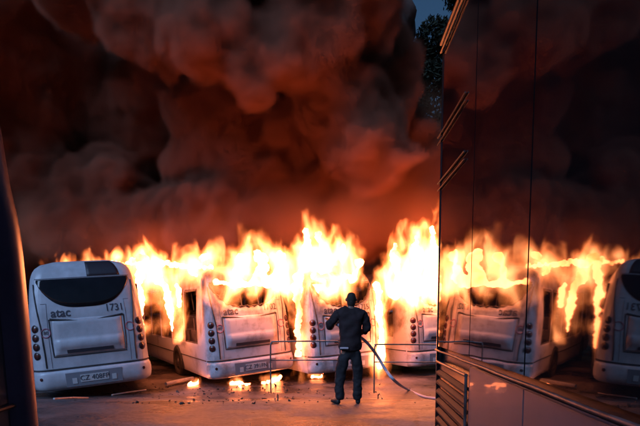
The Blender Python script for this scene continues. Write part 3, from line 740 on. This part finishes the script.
# hose: nozzle in the far hand, line running back past his hip and away over the ground
nz0 = man.matrix_world
def mw(v): return Matrix.Translation(man.location) @ Matrix.Rotation(R(4), 4, 'Z') @ (v * MS)
hz = [mw(V((-.26, .50, 1.30))), mw(V((-.17, .38, 1.25))), mw(V((.02, .30, 1.12))), mw(V((.17, .30, 1.06))), mw(V((.30, .22, .96))), at(378, 357, 8.4), at(385, 369, 8.3), at(396, 382, 8.25)]
for px, py in ((408, 391), (422, 397.5), (437, 400.5), (456, 401), (480, 399), (520, 393)):
    p = ground_at(px, py); hz.append(p + V((0, 0, .03)))
hs = thing('fire_hose', 'pale flexible hose running from the man\'s hands down across the wet ground', 'hose', hz[8])
bm = bmesh.new(); tube(bm, [p - V(hz[8]) for p in spline(hz[1:], 10)], .026, 10); obj('hose_line', bm, M['hose'], hs, True)
bm = bmesh.new(); q = [p - V(hz[8]) for p in (hz[1], hz[0], hz[0] + (hz[0] - hz[1]) * .9)]
tube(bm, q, [.03, .026, .016], 10); obj('nozzle', bm, M['coach_black'], hs, True)

# ------------------------------------------------------------------ barriers, pipe, strips, debris
def barrier(label, a, b, ytop, ymid):
    (xa, Ya), (xb, Yb) = a, b
    A_ = at(xa, 400, Ya); B_ = at(xb, 400, Yb); A_.z = gz(Ya); B_.z = gz(Yb)
    t = thing('crowd_barrier', label, 'barrier', A_, (0, 0, 0), 'metal crowd barriers in front of the buses')
    D = B_ - A_; h = 1.06
    bm = bmesh.new(); e = D.normalized()
    loop = spline([V((0, 0, .12)), V((0, 0, h - .12)), e * .03 + V((0, 0, h - .03)), e * .12 + V((0, 0, h)), D - e * .12 + V((0, 0, h)), D - e * .03 + V((0, 0, h - .03)), D + V((0, 0, h - .12)), D + V((0, 0, .12))], 5)
    tube(bm, loop, .014, 8); obj('frame', bm, M['steel'], t, True)
    bm = bmesh.new(); tube(bm, [V((0, 0, .72)), D + V((0, 0, .72))], .011, 8); obj('middle_rail', bm, M['steel'], t, True)
    f = V((-e.y, e.x, 0))
    for u in (.08, .92):
        bm = bmesh.new(); tube(bm, [D * u - f * .22 + V((0, 0, -.03)), D * u - f * .2 + V((0, 0, .06)), D * u + V((0, 0, .11)), D * u + f * .2 + V((0, 0, .05)), D * u + f * .22 + V((0, 0, -.05))], .012, 6); obj('foot', bm, M['steel'], t)
barrier('grey tube barrier between the man and the bus beside the pipe', (271, 9.0), (340, 8.95), 337, 357)
barrier('grey tube barrier partly hidden by the coach edge, right of the man', (374, 9.5), (449, 9.6), 349, 366)
def stick(name, label, cat, p0, p1, r, mat, lift=.05):
    a = ground_at(*p0); b = ground_at(*p1)
    bm = bmesh.new(); c = (a + b) / 2
    tube(bm, [a - c + V((0, 0, lift)), (b - a) * .0 + V((0, 0, lift + .01)), b - c + V((0, 0, lift))], r, 10)
    o = obj(name, bm, mat, None); o.location = c; return tag(o, label, cat)
stick('pipe', 'white pipe lying on the ground beside the wheel of a burning bus', 'pipe', (166, 387), (193, 381), .045, M['whitepipe'], .07)
stick('metal_strip', 'thin pale metal strip on the ground under the unburnt bus', 'strip', (54, 400), (88, 399), .018, M['whitepipe'], .02)
stick('metal_strip', 'short reddish-lit metal strip near the corner of the unburnt bus, by the burning one', 'strip', (112, 396), (146, 391), .018, M['whitepipe'], .02)
bm = bmesh.new(); rnd = random.Random(3)
for i in range(260):
    px = rnd.gauss(215, 75); py = rnd.uniform(384, 404)
    if px < 50 or px > 436: continue
    p = ground_at(px, py); sz = rnd.uniform(.006, .024) * (1.8 if rnd.random() < .08 else 1)
    res = bmesh.ops.create_icosphere(bm, subdivisions=1, radius=1)
    bmesh.ops.transform(bm, matrix=Matrix.Translation(p + V((0, 0, sz * .2))) @ Euler((rnd.random(), rnd.random(), rnd.random() * 6)).to_matrix().to_4x4() @ Matrix.Diagonal((sz * rnd.uniform(.6, 2.4), sz, sz * .5, 1)), verts=res['verts'])
tag(obj('debris', bm, M['debris']), 'burnt fragments and soot scattered on the wet ground by the buses', 'debris', kind='stuff')

# ------------------------------------------------------------------ trees behind the smoke
def tree(label, px, Y, clumps, n, seed):
    rnd = random.Random(seed); base = at(px, 300, Y); base.z = 0
    t = thing('tree', label, 'tree', base)
    bm = bmesh.new(); top = max(c[1] for c in clumps)
    tube(bm, [V((0, 0, 0)), V((.1, 0, 3)), V((-.1, .1, 6)), V((.15, 0, top))], [.28, .22, .16, .05], 10)
    for (cx, cz, r) in clumps: tube(bm, [V((0, 0, max(2, cz - 1.6))), V((cx * .5, .1, cz - .5)), V((cx, 0, cz))], [.09, .06, .02], 6)
    obj('trunk', bm, M['bark'], t)
    bm = bmesh.new()
    for (cx, cz, r) in clumps:
        for k in range(int(n * r * r)):
            d = V((rnd.gauss(0, 1), rnd.gauss(0, 1), rnd.gauss(0, 1))).normalized() * r * rnd.uniform(.35, 1) ** .5 * (.75 + .5 * mnoise.noise(V((rnd.random() * 3, cx, cz))))
            c = V((cx, 0, cz)) + d; s_ = rnd.uniform(.07, .19)
            a = V((rnd.gauss(0, 1), rnd.gauss(0, 1), rnd.gauss(0, 1))).normalized(); b = a.orthogonal().normalized()
            vs_ = [bm.verts.new(c + a * s_), bm.verts.new(c + b * s_ * .5), bm.verts.new(c - a * s_), bm.verts.new(c - b * s_ * .5)]
            bm.faces.new(vs_)
    obj('crown', bm, M['leaf'], t)
tree('tall dark tree against the blue sky above the coach roof', 448, 26, [(.2, 16.6, 1.0), (-.9, 14.6, 1.2), (-2.3, 13.4, .7), (-2.6, 11.2, .9), (.2, 14.6, 1.6), (-1.0, 12.8, 1.3), (.5, 11.5, 1.7), (-.7, 10.2, 1.1), (.3, 8.5, 1.6), (-.9, 6.8, 1.2), (1.5, 13, 1.6), (-1.5, 13.9, .8), (-1.7, 11.5, .9)], 1100, 4)
tree('smaller dark tree standing behind the smoke left of the coach', 418, 30, [(0, 8.2, 1.6), (-1.1, 6.9, 1.3), (1.1, 7.0, 1.3), (0, 5.5, 1.6), (.8, 9.6, 1.0)], 300, 5)

# ------------------------------------------------------------------ world, lights
w = bpy.data.worlds.new('World'); scene.world = w; w.use_nodes = True
N = w.node_tree.nodes; L = w.node_tree.links
sky = N.new('ShaderNodeTexSky'); sky.sky_type = 'NISHITA'; sky.sun_disc = False; sky.sun_elevation = R(1.5); sky.sun_rotation = R(200); sky.air_density = 1.5; sky.ozone_density = 4
L.new(sky.outputs[0], N['Background'].inputs['Color']); N['Background'].inputs['Strength'].default_value = .18
sd = bpy.data.lights.new('sun', 'SUN'); sd.energy = 2.5; sd.angle = R(35); sd.color = (.38, .59, 1.0)
so = bpy.data.objects.new('sun', sd); C.objects.link(so); so.rotation_euler = (R(50), 0, R(-38))

# ------------------------------------------------------------------ render settings
vs = scene.view_settings; vs.view_transform = 'Standard'; vs.look = 'None'; vs.exposure = 0; vs.gamma = 1; vs.use_curve_mapping = False
cy = scene.cycles
cy.max_bounces = 6; cy.diffuse_bounces = 2; cy.glossy_bounces = 3; cy.volume_bounces = 1; cy.transparent_max_bounces = 6
cy.volume_step_rate = 2.5; cy.volume_max_steps = 256; cy.use_denoising = True; cy.sample_clamp_indirect = 6
cy.use_adaptive_sampling = True; cy.adaptive_threshold = .05
